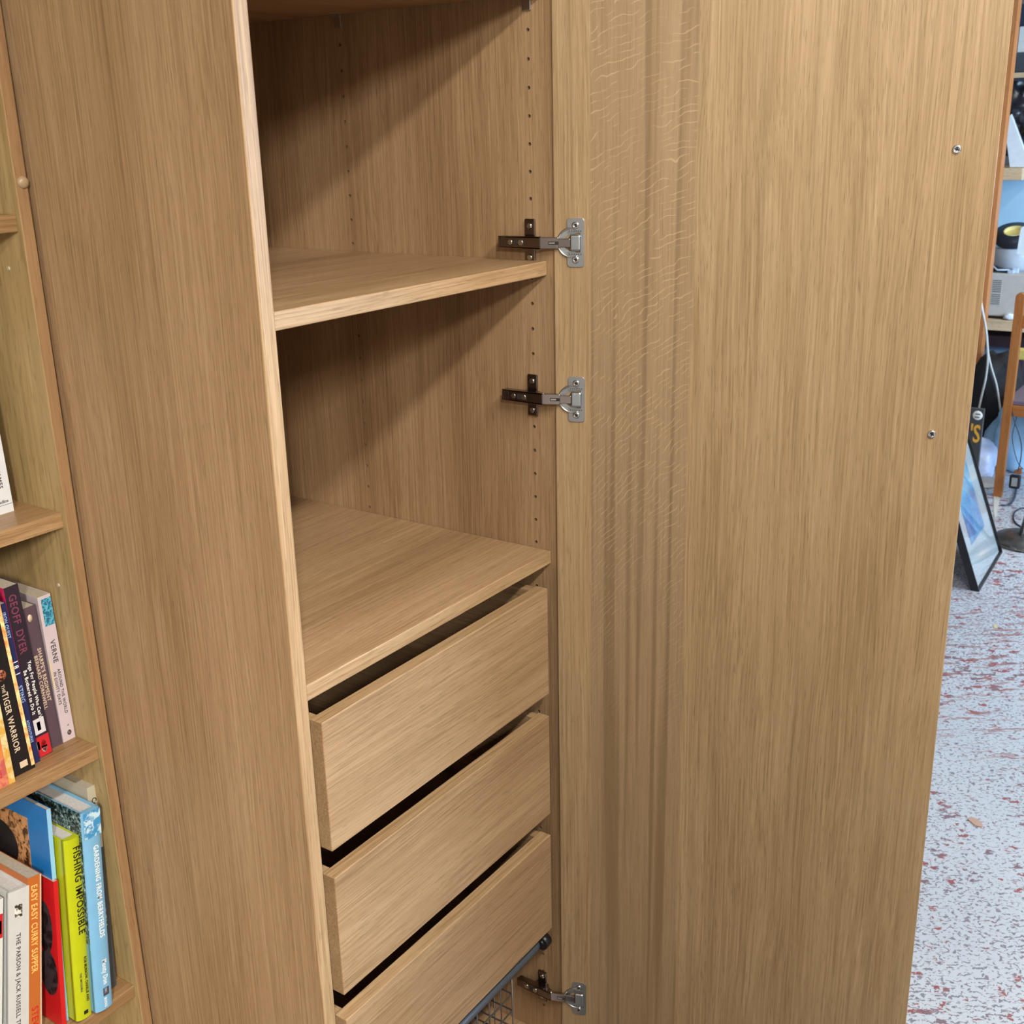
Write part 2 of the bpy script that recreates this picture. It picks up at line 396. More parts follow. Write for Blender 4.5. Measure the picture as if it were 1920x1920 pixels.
# drawers
GD = 0.0214; YD = 0.0057
for k, (t, bt) in enumerate(((-0.3358, -0.4925), (-0.5263, -0.6833), (-0.7183, -0.8789))):
    d = empty('drawer', (0, 0, 0), parent=ward)
    x0, x1 = GD, W - GD
    f = MB().box(x0, x1, YD, YD + 0.018, bt + G, t + G, bev=0.001).obj('drawer_front', [oak[0], edge_x], d); facemat(f, 2, 1, 1)
    for a in (x0, x1 - 0.014):
        MB().box(a, a + 0.014, YD + 0.018, YD + 0.50, bt + 0.014 + G, t - 0.002 + G, bev=0.0008).obj('drawer_side', oak[1], d)
    MB().box(x0 + 0.014, x1 - 0.014, YD + 0.486, YD + 0.50, bt + 0.014 + G, t - 0.002 + G).obj('drawer_back', oak[0], d)
    MB().box(x0 + 0.014, x1 - 0.014, YD + 0.018, YD + 0.486, bt + 0.014 + G, bt + 0.02 + G).obj('drawer_base', oak[1], d)
    for a, c in ((0.0, 0.012), (W - 0.012, W)):
        m = MB(); m.box(a, c, 0.03, 0.50, bt + 0.030 + G, bt + 0.062 + G, bev=0.001)
        m.box(a + 0.001, c - 0.001, 0.026, 0.42, bt - 0.004 + 0.018 + G, bt + 0.030 + G, bev=0.001)
        m.obj('drawer_runner', runner_m, d)

# wire basket under the drawers
bk = empty('wire_basket', (0, 0, G), parent=ward)
ZR = -0.9185
rim = MB()
def rr(x0, x1, y0, y1, z, rc=0.02, n=6):
    P = []
    for cx, cy, a0 in ((x1 - rc, y0 + rc, -90), (x1 - rc, y1 - rc, 0), (x0 + rc, y1 - rc, 90), (x0 + rc, y0 + rc, 180)):
        for i in range(n + 1):
            a = R(a0 + 90 * i / n); P.append((cx + rc * cos(a), cy + rc * sin(a), z))
    return P
rim.tube(rr(0.022, W - 0.022, 0.03, 0.50, ZR, 0.012), 0.0068, 12, closed=True)
rim.obj('basket_rim', bluegrey, bk)
for x in (0.012, W - 0.012):
    m = MB(); m.cyl((x - 0.007, 0.028, ZR), (x + 0.007, 0.028, ZR), 0.011, seg=24).cyl((x - 0.010, 0.028, ZR), (x + 0.010, 0.028, ZR), 0.006, seg=16); m.obj('end_cap', blackm, bk)
    m = MB(); m.box(min(x - 0.011, x + 0.011), max(x - 0.011, x + 0.011), 0.045, 0.50, ZR - 0.009, ZR + 0.002, bev=0.001); m.obj('basket_rail', blackm, bk)
m = MB(); bx0, bx1, by0, by1, bz = 0.055, 0.405, 0.045, 0.48, -1.06
n = 12
for i in range(n + 1):
    x = bx0 + (bx1 - bx0) * i / n
    m.tube([(x, by0, ZR), (x, by0, bz), (x, by1, bz), (x, by1, ZR)], 0.0013, 6)
for j in range(14):
    y = by0 + (by1 - by0) * j / 13
    m.tube([(bx0, y, ZR), (bx0, y, bz), (bx1, y, bz), (bx1, y, ZR)], 0.0013, 6)
for j in range(1, 5):
    m.tube(rr(bx0, bx1, by0, by1, ZR + (bz - ZR) * j / 4.6, 0.004, 3), 0.0013, 6, closed=True)
m.obj('basket_mesh', wire_m, bk)
for y in (by0 + 0.005, by0 + 0.1, by0 + 0.3):
    MB().tube([(bx0, y, ZR - 0.001), (0.022, y, ZR - 0.001)], 0.002, 6).obj('basket_hanger', wire_m, bk)
    MB().tube([(bx1, y, ZR - 0.001), (W - 0.022, y, ZR - 0.001)], 0.002, 6).obj('basket_hanger', wire_m, bk)

# door, local x runs from the hinge edge to the free edge, local -y is the inner face side
AO = 1.9104
dirx, diry = -cos(AO), -sin(AO)
ang = math.atan2(diry, dirx)
door = empty('door', (W - 0.0036, 0.0016, G), parent=ward, rot=(0, 0, ang))
dp = MB().box(0, 0.497, 0.0, 0.018, -1.175, 1.055, bev=0.0012).obj('door_panel', [oak_door, edge_z], door); facemat(dp, 0, 1, 1)
for sx, sz in ((0.4544, 0.2154), (0.4566, -0.1063)):
    m = MB(); m.lathe([(0, 0.0012), (0.0018, 0.0012), (0.0030, 0.0020), (0.0044, 0.0018), (0.0050, 0.0004), (0.0050, -0.002), (0, -0.002)], seg=24, M=Matrix.Translation((sx, 0, sz)) @ Matrix.Rotation(R(90), 4, 'X'))
    m.obj('handle_screw', screw_m, door)
    m = MB()
    for a in (20, 110):
        m.box(-0.0028, 0.0028, -0.0021, -0.0019, -0.0005, 0.0005, M=Matrix.Translation((sx, 0, sz)) @ Matrix.Rotation(R(a), 4, 'Y'))
    m.obj('screw_slot', hole_m, door)
dmat = Matrix.Translation((W - 0.0036, 0.0016, 0)) @ Matrix.Rotation(ang, 4, 'Z')

def hinge(z):
    h = empty('hinge', (0, 0, G + z), parent=ward)
    # mounting plate screwed to the side panel
    m = MB(); m.box(W - 0.0035, W - 0.0001, 0.0295, 0.0445, 0.004, 0.0275, bev=0.0014, seg=3)
    m.box(W - 0.0035, W - 0.0001, 0.0295, 0.0445, -0.0275, -0.004, bev=0.0014, seg=3)
    m.box(W - 0.009, W - 0.0002, 0.0265, 0.0475, -0.0065, 0.0065, bev=0.001)
    m.obj('mounting_plate', nickel_d, h)
    for s in (-1, 1):
        MB().cyl((W - 0.0034, 0.037, s * 0.019), (W - 0.0052, 0.037, s * 0.019), 0.0042, 0.0030, seg=20).obj('plate_screw', nickel, h)
    # arm: U-channel along y
    m = MB(); ya, yb2 = 0.0135, 0.0755; xo = W - 0.0165
    m.prism([(ya, -0.0073), (ya + 0.003, -0.0078), (yb2, -0.0066), (yb2, 0.0066), (ya + 0.003, 0.0078), (ya, 0.0073)], 0, xo, xo + 0.0014, bev=0.0004)
    for s in (-1, 1):
        m.prism([(xo, ya), (xo, yb2), (W - 0.0075, yb2 - 0.002), (W - 0.006, ya + 0.012), (W - 0.010, ya)], 2, min(s * 0.0058, s * 0.0070), max(s * 0.0058, s * 0.0070))
    for i in range(4): m.box(xo - 0.0004, xo + 0.0002, 0.0655 + i * 0.0026, 0.0665 + i * 0.0026, -0.0060, 0.0060)
    m.obj('arm', nickel_d, h)
    m = MB(); m.box(xo - 0.0002, xo + 0.0004, 0.037, 0.052, -0.0034, 0.0034); m.obj('arm_slot', hole_m, h)
    MB().cyl((xo - 0.0014, 0.0415, 0), (xo + 0.001, 0.0415, 0), 0.0034, 0.004, seg=20).obj('adjusting_screw', nickel, h)
    MB().cyl((xo - 0.0010, 0.0575, 0), (xo + 0.001, 0.0575, 0), 0.0030, 0.0036, seg=20).obj('adjusting_screw', nickel, h)
    # hinge cup on the door
    c = empty('hinge_cup_holder', (0, 0, 0))
    bpy.data.objects.remove(c)
    def L(p): return dmat @ Vector((p[0], p[1], p[2]))
    def dobj(mb, name, mat):
        bmesh.ops.transform(mb.bm, matrix=dmat, verts=mb.bm.verts); return mb.obj(name, mat, h)
    m = MB()
    for s in (-1, 1):
        P = []
        for cx, cz, a0 in ((0.0351, 0.0256, 0), (0.0206, 0.0256, 90)):
            for i in range(7): P.append((cx + 0.0034 * cos(R(a0 + 15 * i)), s * (cz + 0.0034 * sin(R(a0 + 15 * i)))))
        P += [(0.0172, s * 0.0115), (0.0385, s * 0.0115)]
        m.prism(P, 1, -0.0016, 0.0, bev=0.0004)
    m.box(0.0330, 0.0385, -0.0016, 0, -0.0125, 0.0125, bev=0.0006)
    dobj(m, 'cup_flange', nickel_m)
    m = MB()   # round cup rim, seen as the crescent on the hinge side
    P = []
    for i in range(33):
        a = R(65 + 230 * i / 32); P.append((0.0225 + 0.0172 * cos(a), -0.0012, 0.0172 * sin(a)))
    m.tube(P, 0.0013, 8)
    for i in range(32):
        a, a2 = R(65 + 230 * i / 32), R(65 + 230 * (i + 1) / 32)
        q = [(0.0225 + r_ * cos(t), yy, r_ * sin(t)) for r_, t, yy in ((0.0172, a, -0.0012), (0.0172, a2, -0.0012), (0.0100, a2, -0.0006), (0.0100, a, -0.0006))]
        m.bm.faces.new([m.bm.verts.new(p) for p in q])
    dobj(m, 'cup_rim', nickel_m)
    m = MB(); m.box(0.0205, 0.0345, -0.0042, -0.0006, -0.0098, 0.0098, bev=0.0024, seg=3); dobj(m, 'cup_cover', plain('cup_steel', (0.58, 0.64, 0.66), 0.32, 1.0) if 'cup_steel' not in bpy.data.materials else bpy.data.materials['cup_steel'])
    m = MB(); m.box(0.0200, 0.0222, -0.0049, -0.0010, -0.0070, 0.0070, bev=0.0005); dobj(m, 'cup_pivot', hole_m)
    for s in (-1, 1):
        m = MB(); m.lathe([(0, 0.0010), (0.0016, 0.0010), (0.0026, 0.0018), (0.0040, 0.0014), (0.0046, 0), (0, 0)], seg=22, M=Matrix.Translation((0.0275, -0.0015, s * 0.0205)) @ Matrix.Rotation(R(90), 4, 'X'))
        dobj(m, 'cup_screw', nickel)
        m = MB()
        for a in (25, 115):
            m.box(-0.0022, 0.0022, -0.0019, -0.0013, -0.00045, 0.00045, M=Matrix.Translation((0.0275, -0.0015, s * 0.0205)) @ Matrix.Rotation(R(a), 4, 'Y'))
        dobj(m, 'screw_slot', hole_m)
        m = MB(); m.box(0.0190, 0.0367, -0.00175, -0.0014, s * 0.0138 - 0.0011, s * 0.0138 + 0.0011)
        for i in range(6):
            m.box(0.0195 + i * 0.0028, 0.0211 + i * 0.0028, -0.0019, -0.0014, s * 0.0138 - 0.0009, s * 0.0138 + 0.0009, mat=1)
        dobj(m, 'embossing', [nickel_m, emb_m])
    # link between arm and cup
    A = Vector((W - 0.0135, 0.0150, 0)); B = L((0.0215, -0.0040, 0))
    dv = (B - A); ln = dv.length; dv.normalize(); nrm = Vector((dv.y, -dv.x, 0)); 
    if nrm.dot(Vector((-1, -1, 0))) < 0: nrm = -nrm
    Mx = Matrix(((dv.x, nrm.x, 0, A.x), (dv.y, nrm.y, 0, A.y), (0, 0, 1, 0), (0, 0, 0, 1)))
    m = MB(); m.box(0, ln * 0.62, -0.003, 0.0022, -0.0068, 0.0068, bev=0.0008, M=Mx); m.box(ln * 0.55, ln, -0.0022, 0.0012, -0.0052, 0.0052, bev=0.0008, M=Mx)
    m.obj('link', plain('link_nickel', (0.42, 0.36, 0.34), 0.22, 1.0) if 'link_nickel' not in bpy.data.materials else bpy.data.materials['link_nickel'], h)
    m = MB(); m.box(ln * 0.28, ln * 0.62, 0.0018, 0.0026, -0.0020, 0.0020, bev=0.0004, M=Mx); m.obj('link_slot', hole_m, h)
    m = MB(); m.box(ln * 0.30, ln * 0.50, 0.0020, 0.0030, -0.0012, 0.0012, bev=0.0004, M=Mx); m.obj('link_pin', nickel, h)
    m = MB(); m.cyl((A.x + 0.0006, A.y - 0.0005, -0.0082), (A.x + 0.0006, A.y - 0.0005, 0.0082), 0.0019, seg=14)
    m.obj('hinge_pin', nickel, h)
for z in (0.1145, -0.0800, -1.0125): hinge(z)

# ------------------------------------------------------------------ unseen cabinet-shaped block, added behind the viewer to shade the lower door
cu = empty('cupboard', (-1.36, -1.99, FLOOR), 'tall grey steel cupboard standing behind the viewer', 'cupboard')
grey_st = plain('steel_grey', (0.28, 0.29, 0.30), 0.45)
MB().box(-0.16, 0.16, -0.36, 0.36, 0.04, 2.02, bev=0.004).obj('body', grey_st, cu)
MB().box(-0.14, 0.14, -0.34, 0.34, 0.0, 0.04).obj('plinth', blackm, cu)
for y0, y1 in ((-0.355, -0.002), (0.002, 0.355)):
    dd = MB().box(0.160, 0.178, y0, y1, 0.06, 2.00, bev=0.003).obj('door', grey_st, cu)
    MB().box(0.178, 0.198, -0.035 if y0 < 0 else 0.020, -0.020 if y0 < 0 else 0.035, 0.85, 1.0, bev=0.003).obj('handle', nickel_m, dd)

mt = plain('mat_brown', (0.035, 0.026, 0.020), 0.95, 0, 0.15, 200, bump=0.5)  # unseen mat, added to keep floor bounce off the lower door
tag(MB().box(-2.6, 0.50, -2.45, -0.03, FLOOR, FLOOR + 0.008, bev=0.002).obj('floor_mat', mt), 'large dark brown floor mat lying in front of the wardrobe', 'mat')

# ------------------------------------------------------------------ bookcase
YG = 0.311; BI = -0.0374; BL = -0.86; BD = 0.29
bc = empty('bookcase', (0, YG, FLOOR), 'brown wooden bookcase full of paperbacks against the left side of the wardrobe', 'bookcase')
def bb(x0, x1, y0, y1, z0, z1): return (x0, x1, y0 - YG, y1 - YG, z0 + G, z1 + G)
sp = board('side_panel', bb(BI, -0.0238, YG, YG + BD, FLOOR, 1.0), [bc_in, bc_edge], bc, 0.001, front=(1, -1, 1))
sp2 = board('side_panel', bb(BL - 0.0166, BL, YG, YG + BD, FLOOR, 1.0), [bc_in, bc_edge], bc, 0.001, front=(1, -1, 1))
board('back_panel', bb(BL, BI, YG + BD - 0.004, YG + BD, FLOOR + 0.05, 1.0), bc_in, bc, 0)
board('top_panel', bb(BL, BI, YG, YG + BD - 0.004, 0.983, 1.0), bc_shelf, bc)
board('plinth', bb(BL, BI, YG + 0.01, YG + 0.026, FLOOR, FLOOR + 0.06), bc_shelf, bc)
SH = [0.1767, -0.1404, -0.4287, -0.7727]
for zt in [0.60] + SH + [-1.12]:
    board('shelf', bb(BL, BI, 0.318, YG + BD - 0.004, zt - 0.0176, zt), bc_shelf, bc, 0.0008)
m = MB(); m.lathe([(0, 0.0035), (0.003, 0.0032), (0.0055, 0.0018), (0.0062, 0)], seg=24, M=Matrix.Translation((-0.0288, 0, 0.2072 + G)) @ Matrix.Rotation(R(90), 4, 'X'))
m.obj('screw_cap', plain('cap_brown', (0.33, 0.23, 0.13), 0.35), bc)
pinm = plain('pin_white', (0.50, 0.45, 0.34), 0.5)
for z in (SH[2] + 0.197, SH[3] + 0.335, SH[0] - 0.055):
    MB().cyl((BI - 0.0012, 0.034, z + G), (BI + 0.001, 0.034, z + G), 0.0020, seg=12).obj('screw_plug', pinm, bc)

# ------------------------------------------------------------------ books
def bmat(name, col, rough=0.38): return plain('cover_' + name, srgb(*col), rough, 0, 0.04, 60, coat=0.15)
ink = {k: plain('ink_' + k, srgb(*c), 0.5, 0, 0.0) for k, c in dict(black=(28, 26, 28), white=(232, 232, 228), red=(190, 30, 35), maroon=(120, 55, 80), cream=(205, 185, 160), blue=(150, 175, 215), rose=(190, 120, 115), grey=(70, 66, 70), orange=(250, 190, 110), gold=(230, 170, 60)).items()}
def book(name, label, x, y, z, T, H, Dp, tilt, col, texts=(), patches=(), hard=False, pagem=None, lean=0.0, spine=None, rounded=False):
    """x = right lower corner of the spine, y = spine plane, z = shelf; tilt>0 leans the top to the right"""
    zz = z + (T * sin(R(abs(tilt))) if tilt < 0 else 0) * (1 if tilt < 0 else 0)
    piv = Vector((x, y, z))
    e = empty('book', (x, y, z + (T * sin(R(tilt)) if tilt > 0 else 0)), label, 'book', rot=(0, R(tilt), 0))
    if tilt < 0: e.location.z = z
    e['group'] = 'paperbacks on the middle shelf' if z == SH[2] else ('large books on the lower shelf' if z == SH[3] else 'books on the upper shelf')
    cm = bmat(name, col); c = 0.0022 if hard else 0.0004; ov = 0.003 if hard else 0.0
    sm = bmat(name + '_spine', spine) if spine else cm
    m = MB()
    m.box(-T, -T + c, 0.0, Dp, 0, H); m.box(-c, 0, 0.0, Dp, 0, H)
    m.obj('cover', cm, e)
    m = MB()
    if rounded:
        n = 10; P = []
        for i in range(n + 1):
            a = pi * i / n; P.append((-T / 2 - T / 2 * cos(a), -0.0045 * sin(a)))
        P += [(0, 0.004), (-T, 0.004)]
        m.prism(P, 2, 0, H, mat=0)
        for f in m.bm.faces: f.smooth = abs(f.normal.z) < 0.5 and False
        ys = -0.0046
    else:
        m.box(-T, 0, -c, c, 0, H, bev=0.0002); ys = -c
    m.obj('spine', sm, e)
    MB().box(-T + c, -c, c + 0.001, Dp - ov, ov, H - ov - (0.0006 if not hard else 0)).obj('pages', pagem or paper, e)
    for (body, size, xr, zr, ik, xs) in texts:
        me = text_mesh(body, size, xs, size * 0.014, 1.12)
        me.transform(Matrix(((0, 1, 0, 0), (0, 0, -1, 0), (-1, 0, 0, 0), (0, 0, 0, 1))))
        o = link('title_text', me, ink[ik], e); o.location = (-T + xr * T, ys - 0.0001, H - zr * H)
    for (x0, x1, z0, z1, pm, *sh) in patches:
        k = sh[0] if sh else None; m = MB()
        if k == 'disc':
            m.lathe([(0, 0.0002), (1, 0.0002), (1, -0.0002)], seg=28, M=Matrix.Translation((-T + (x0 + x1) / 2 * T, ys, H - (z0 + z1) / 2 * H)) @ Matrix.Diagonal((abs(x1 - x0) / 2 * T, 1, abs(z1 - z0) / 2 * H, 1)) @ Matrix.Rotation(R(90), 4, 'X'))
        else:
            m.box(-T + x0 * T, -T + x1 * T, ys - 0.0002, ys + 0.0002, H - z1 * H, H - z0 * H)
        m.obj(k if k not in (None, 'disc') else 'printed_panel', pm, e)
    return e
def side_picture(e, T, rects, hard=False):
    """printed shapes on the cover side that faces left"""
    for (y0, y1, z0, z1, pm) in rects:
        MB().box(-T - 0.0003, -T + 0.0001, y0, y1, z0, z1).obj('cover_picture', pm, e)
def speck(name, a, bcol, scale, lo=0.45, hi=0.55, c3=None):
    T_ = NT(name); tc = T_.n('ShaderNodeTexCoord'); nz = T_.noise(tc.outputs['Object'], scale, 4, 0.65, 0.4)
    pts = [(lo, srgb(*a)), (hi, srgb(*bcol))]
    if c3: pts.append((min(1, hi + 0.1), srgb(*c3)))
    T_.l(T_.ramp(nz, pts), T_.b.inputs['Base Color']); T_.b.inputs['Roughness'].default_value = 0.4; return T_.m
teal_p = speck('teal_picture', (25, 95, 125), (90, 170, 195), 300)
flame = speck('flame_picture', (225, 120, 50), (245, 225, 160), 60, 0.35, 0.6)
foliage = speck('foliage_picture', (22, 34, 32), (120, 150, 150), 260, 0.46, 0.6, (225, 232, 230))
tan_p = speck('ruffled_picture', (70, 42, 22), (205, 150, 100), 120, 0.40, 0.55)
zb, zc, za = SH[2], SH[3], SH[1]
sp_g = 'paperbacks on the middle shelf'
book('verne', 'pale pink paperback with teal picture atop its spine, nearest the bookcase side', -0.0385, 0.358, zb, 0.0165, 0.186, 0.12, -1.0, (196, 180, 186),
     [('VERNE', 0.0088, 0.36, 0.30, 'grey', 1.0), ('AROUND THE WORLD', 0.0054, 0.52, 0.50, 'grey', 0.95), ('IN EIGHTY DAYS', 0.0054, 0.18, 0.51, 'grey', 0.95), ('V', 0.004, 0.5, 0.89, 'grey', 1.0)],
     [(0.22, 0.98, 0.02, 0.20, teal_p), (0.0, 0.17, 0.42, 0.62, ink['cream']), (0.42, 0.75, 0.93, 0.965, ink['grey'], 'disc'), (0.47, 0.70, 0.935, 0.96, bmat('vlogo', (196, 180, 186)), 'disc')])
book('regiment', "purple-brown paperback titled Sharpe's Regiment beside the pale pink one", -0.0570, 0.357, zb, 0.0155, 0.180, 0.118, -1.9, (84, 66, 78),
     [("SHARPE'S REGIMENT", 0.0066, 0.50, 0.29, 'cream', 1.02), ('BERNARD CORNWELL', 0.0062, 0.13, 0.33, 'cream', 1.0)],
     [(0.24, 0.60, 0.05, 0.10, ink['cream'], 'disc'), (0.06, 0.09, 0.03, 0.97, ink['grey']), (0.92, 0.94, 0.03, 0.97, ink['grey'])])
def abacus(e_): pass
dy = book('dyer', 'dark purple paperback by Geoff Dyer with a pink front cover', -0.0752, 0.350, zb, 0.0175, 0.214, 0.13, -2.1, (38, 30, 44),
     [('GEOFF', 0.0125, 0.22, 0.045, 'maroon', 0.88), ('DYER', 0.0125, 0.22, 0.245, 'maroon', 0.88), ("Yoga For People Who Can't", 0.0060, 0.56, 0.435, 'white', 0.92), ('Be Bothered to Do It', 0.0060, 0.16, 0.475, 'white', 0.95)],
     [(0.08, 0.85, 0.77, 0.86, bmat('abw', (205, 200, 205))), (0.3, 0.55, 0.79, 0.84, ink['black']), (0.04, 0.96, 0.875, 0.995, bmat('abr', (190, 35, 45))), (0.02, 0.22, 0.90, 0.95, bmat('abw2', (215, 205, 205))),
      (0.30, 0.72, 0.90, 0.975, ink['white'], 'disc'), (0.34, 0.68, 0.905, 0.97, bmat('abr2', (190, 35, 45)), 'disc')])
side_picture(dy, 0.0175, [(0.0, 0.13, 0.0, 0.214, bmat('pink', (226, 40, 100)))])
book('quest', 'thin navy blue paperback lettered Sting, between the pink cover and the tiger book', -0.0955, 0.344, zb, 0.0085, 0.200, 0.128, -2.5, (28, 36, 82),
     [('IRON QUEST', 0.0058, 0.25, 0.05, 'blue', 0.85), ('STING', 0.0070, 0.2, 0.50, 'blue', 1.0), ('8', 0.0085, 0.18, 0.375, 'white', 0.9), ('ADVENTURES', 0.0050, 0.25, 0.72, 'blue', 0.85)],
     [(0.1, 0.9, 0.352, 0.357, ink['white']), (0.1, 0.9, 0.425, 0.43, ink['white'])])
book('tiger', 'black paperback titled The Tiger Warrior with a flame-coloured edge', -0.1065, 0.337, zb, 0.0265, 0.218, 0.13, -2.3, (20, 20, 24),
     [('THE', 0.0050, 0.30, 0.48, 'cream', 1.0), ('TIGER WARRIOR', 0.0098, 0.26, 0.525, 'cream', 0.92), ('DAVID GIBBINS', 0.0080, 0.28, 0.06, 'rose', 1.0)],
     [(0.84, 1.0, 0.02, 0.98, flame), (0.18, 0.62, 0.40, 0.46, speck('tiger_medal', (50, 25, 20), (185, 110, 85), 300), 'disc'), (0.35, 0.7, 0.93, 0.965, ink['cream'])])
ob = book('sunset', 'orange and yellow paperback standing left of the black tiger book', -0.1372, 0.329, zb, 0.026, 0.222, 0.13, -1.0, (205, 120, 70),
     [('MISTS', 0.0080, 0.25, 0.86, 'red', 0.9)], [(0.72, 1.0, 0.0, 1.0, speck('yellow_mist', (205, 160, 75), (215, 200, 150), 40)), (0.0, 0.70, 0.62, 0.84, speck('orange_mist', (210, 125, 60), (200, 100, 85), 30)), (0.0, 0.7, 0.84, 0.995, speck('pink_mist', (205, 125, 95), (185, 90, 85), 80))])
book('fiction', 'grey paperback at the left end of the middle shelf', -0.166, 0.335, zb, 0.02, 0.205, 0.13, -1.0, (120, 120, 126))
# shelf above
book('thriller', 'white paperback with red lettering standing on the upper shelf', -0.0610, 0.370, za, 0.030, 0.190, 0.125, -1.1, (206, 208, 212),
     [('VANISHED', 0.0165, 0.36, 0.185, 'red', 0.62), ('JAMES', 0.0080, 0.55, 0.745, 'grey', 0.85)], [])
e = bpy.data.objects['book.008'] if 'book.008' in bpy.data.objects else None
me = text_mesh('headline', 0.0052, 0.85); me.transform(Matrix(((1, 0, 0, 0), (0, 0, -1, 0), (0, 1, 0, 0), (0, 0, 0, 1))))
tb_ = [o for o in COL.objects if o.get('label', '').startswith('white paperback with red')][0]
o = link('publisher_text', me, ink['black'], tb_); o.location = (-0.0195, -0.0006, 0.012)
o2 = MB().box(-0.019, -0.001, -0.0006, 0.0, 0.0095, 0.0099).obj('printed_line', ink['grey'], tb_)
# lower shelf, large books leaning right
cb = book('cream', 'cream book with dark spine foot, half hidden behind the light blue gardening book', -0.0500, 0.337, zc, 0.0145, 0.284, 0.17, 3.4, (178, 170, 150),
     [('Conc', 0.009, 0.35, 0.055, 'black', 0.9), ('GARDEN', 0.012, 0.1, 0.50, 'white', 1.0)], [(0.0, 1.0, 0.30, 1.0, bmat('creamfoot', (62, 66, 74)))], pagem=paper)
# bring title above the dark foot panel
gd = book('gardening', 'light blue hardback Gardening from Berryfields by Monty Don', -0.0730, 0.3145, zc, 0.0245, 0.270, 0.19, 4.7, (118, 172, 208),
     [('GARDENING FROM BERRYFIELDS', 0.0095, 0.47, 0.17, 'white', 0.80), ('Monty Don', 0.0095, 0.47, 0.745, 'white', 0.70), ('BOOKS', 0.0048, 0.45, 0.94, 'white', 0.75), ('BBC', 0.0046, 0.50, 0.893, 'blue', 0.75)],
     [(0.04, 0.96, 0.0, 0.125, speck('sky_picture', (60, 140, 190), (190, 215, 225), 120)), (0.42, 0.74, 0.890, 0.930, ink['grey'])], hard=True, pagem=paper_w, rounded=True)
side_picture(gd, 0.0245, [(0.0, 0.19, 0.095, 0.27, foliage)])
fi = book('fishing', 'bright yellow-green hardback titled Fishing Impossible', -0.0978, 0.322, zc, 0.0215, 0.243, 0.165, 5.1, (176, 184, 20),
     [('FISHING IMPOSSIBLE', 0.0122, 0.44, 0.045, 'black', 0.95), ('ROB MURROW, CHARLIE AND', 0.0050, 0.62, 0.655, 'black', 0.82), ('THE IMPOSSIBLE', 0.0036, 0.30, 0.735, 'grey', 0.9)],
     [(0.40, 0.66, 0.955, 0.975, ink['black'])], hard=True, pagem=paper_w, rounded=True)
bl = book('blue', 'tall thin blue book with a photograph on its cover, leaning on the yellow book', -0.1205, 0.336, zc, 0.0055, 0.286, 0.215, 4.6, (26, 118, 192),
     [('TROUT', 0.0045, 0.2, 0.40, 'blue', 1.0)], [], spine=(140, 190, 220), pagem=paper)
side_picture(bl, 0.0055, [(0.04, 0.18, 0.17, 0.262, tan_p)])
m = MB(); m.lathe([(0, 0.0004), (0.026, 0.0004), (0.030, 0)], seg=24, M=Matrix.Translation((-0.0058, 0.100, 0.212)) @ Matrix.Diagonal((1, 1.2, 1, 1)) @ Matrix.Rotation(R(-90), 4, 'Y')); m.obj('cover_figure', ink['black'], bl)
rd = book('red', 'thin red book with a dark photograph on its cover, behind the orange spine', -0.1275, 0.330, zc, 0.0060, 0.196, 0.15, 6.0, (196, 26, 32), [], [], pagem=paper)
for (yc, zc2, ry, rz) in ((0.022, 0.128, 0.013, 0.032), (0.020, 0.068, 0.016, 0.028)):
    m = MB(); m.lathe([(0, 0.0005), (1, 0.0003), (1.1, 0)], seg=24, M=Matrix.Translation((-0.0061, yc, zc2)) @ Matrix.Diagonal((1, ry, rz, 1)) @ Matrix.Rotation(R(-90), 4, 'Y')); m.obj('cover_picture', speck('dark_photo', (30, 22, 24), (60, 50, 55), 60) if 'dark_photo' not in bpy.data.materials else bpy.data.materials['dark_photo'], rd)
book('orange', 'orange-spined cookbook lettered Easy between the white dog book and the red one', -0.1545, 0.340, zc, 0.0170, 0.209, 0.20, 9.4, (182, 100, 42),
     [('EASY EASY CURRY SUPPER', 0.0110, 0.26, 0.05, 'orange', 0.78), ('STEVE', 0.0120, 0.25, 0.80, 'red', 0.9)], [(0.90, 1.0, 0.0, 1.0, ink['cream'])], pagem=paper)
pa = book('parson', 'thick white hardback The Parson and Jack Russell Terriers', -0.1720, 0.341, zc, 0.0262, 0.202, 0.19, 9.9, (196, 196, 194),
     [('THE PARSON & JACK RUSSELL TERRIERS', 0.0076, 0.38, 0.27, 'grey', 0.95)], [(0.30, 0.66, 0.09, 0.17, speck('dog_head', (50, 48, 36), (225, 222, 214), 160)), ], hard=True, pagem=paper_w)
book('training', 'white and green dog training paperback at the far left of the lower shelf', -0.2060, 0.342, zc, 0.0160, 0.205, 0.18, 10.6, (206, 208, 204),
     [('HOW TO TALK WITH YOUR DOG', 0.0072, 0.46, 0.30, 'rose', 0.9)], [(0.55, 0.97, 0.09, 0.235, ink['red']), (0.62, 0.88, 0.13, 0.21, ink['white']), (0.0, 0.28, 0.17, 1.0, bmat('green', (110, 140, 88)))], pagem=paper)
# stray object at the left edge of the top shelf
tag(MB().lathe([(0, 0), (0.018, 0), (0.020, 0.004), (0.020, 0.030), (0.012, 0.036), (0, 0.036)], seg=28).obj('jar_lid', blackm, None, (-0.082, 0.352, SH[0])), 'small black lid on the top visible bookcase shelf', 'lid')

# ------------------------------------------------------------------ far side of the room
def P(px, py, X):
    d = fw + rt * ((px - 960) / 2156.95) - up * ((py - 960) / 2156.95)
    t = (X - CP.x) / d.x; return CP + d * t
frame_black = plain('frame_black', (0.010, 0.010, 0.012), 0.4)
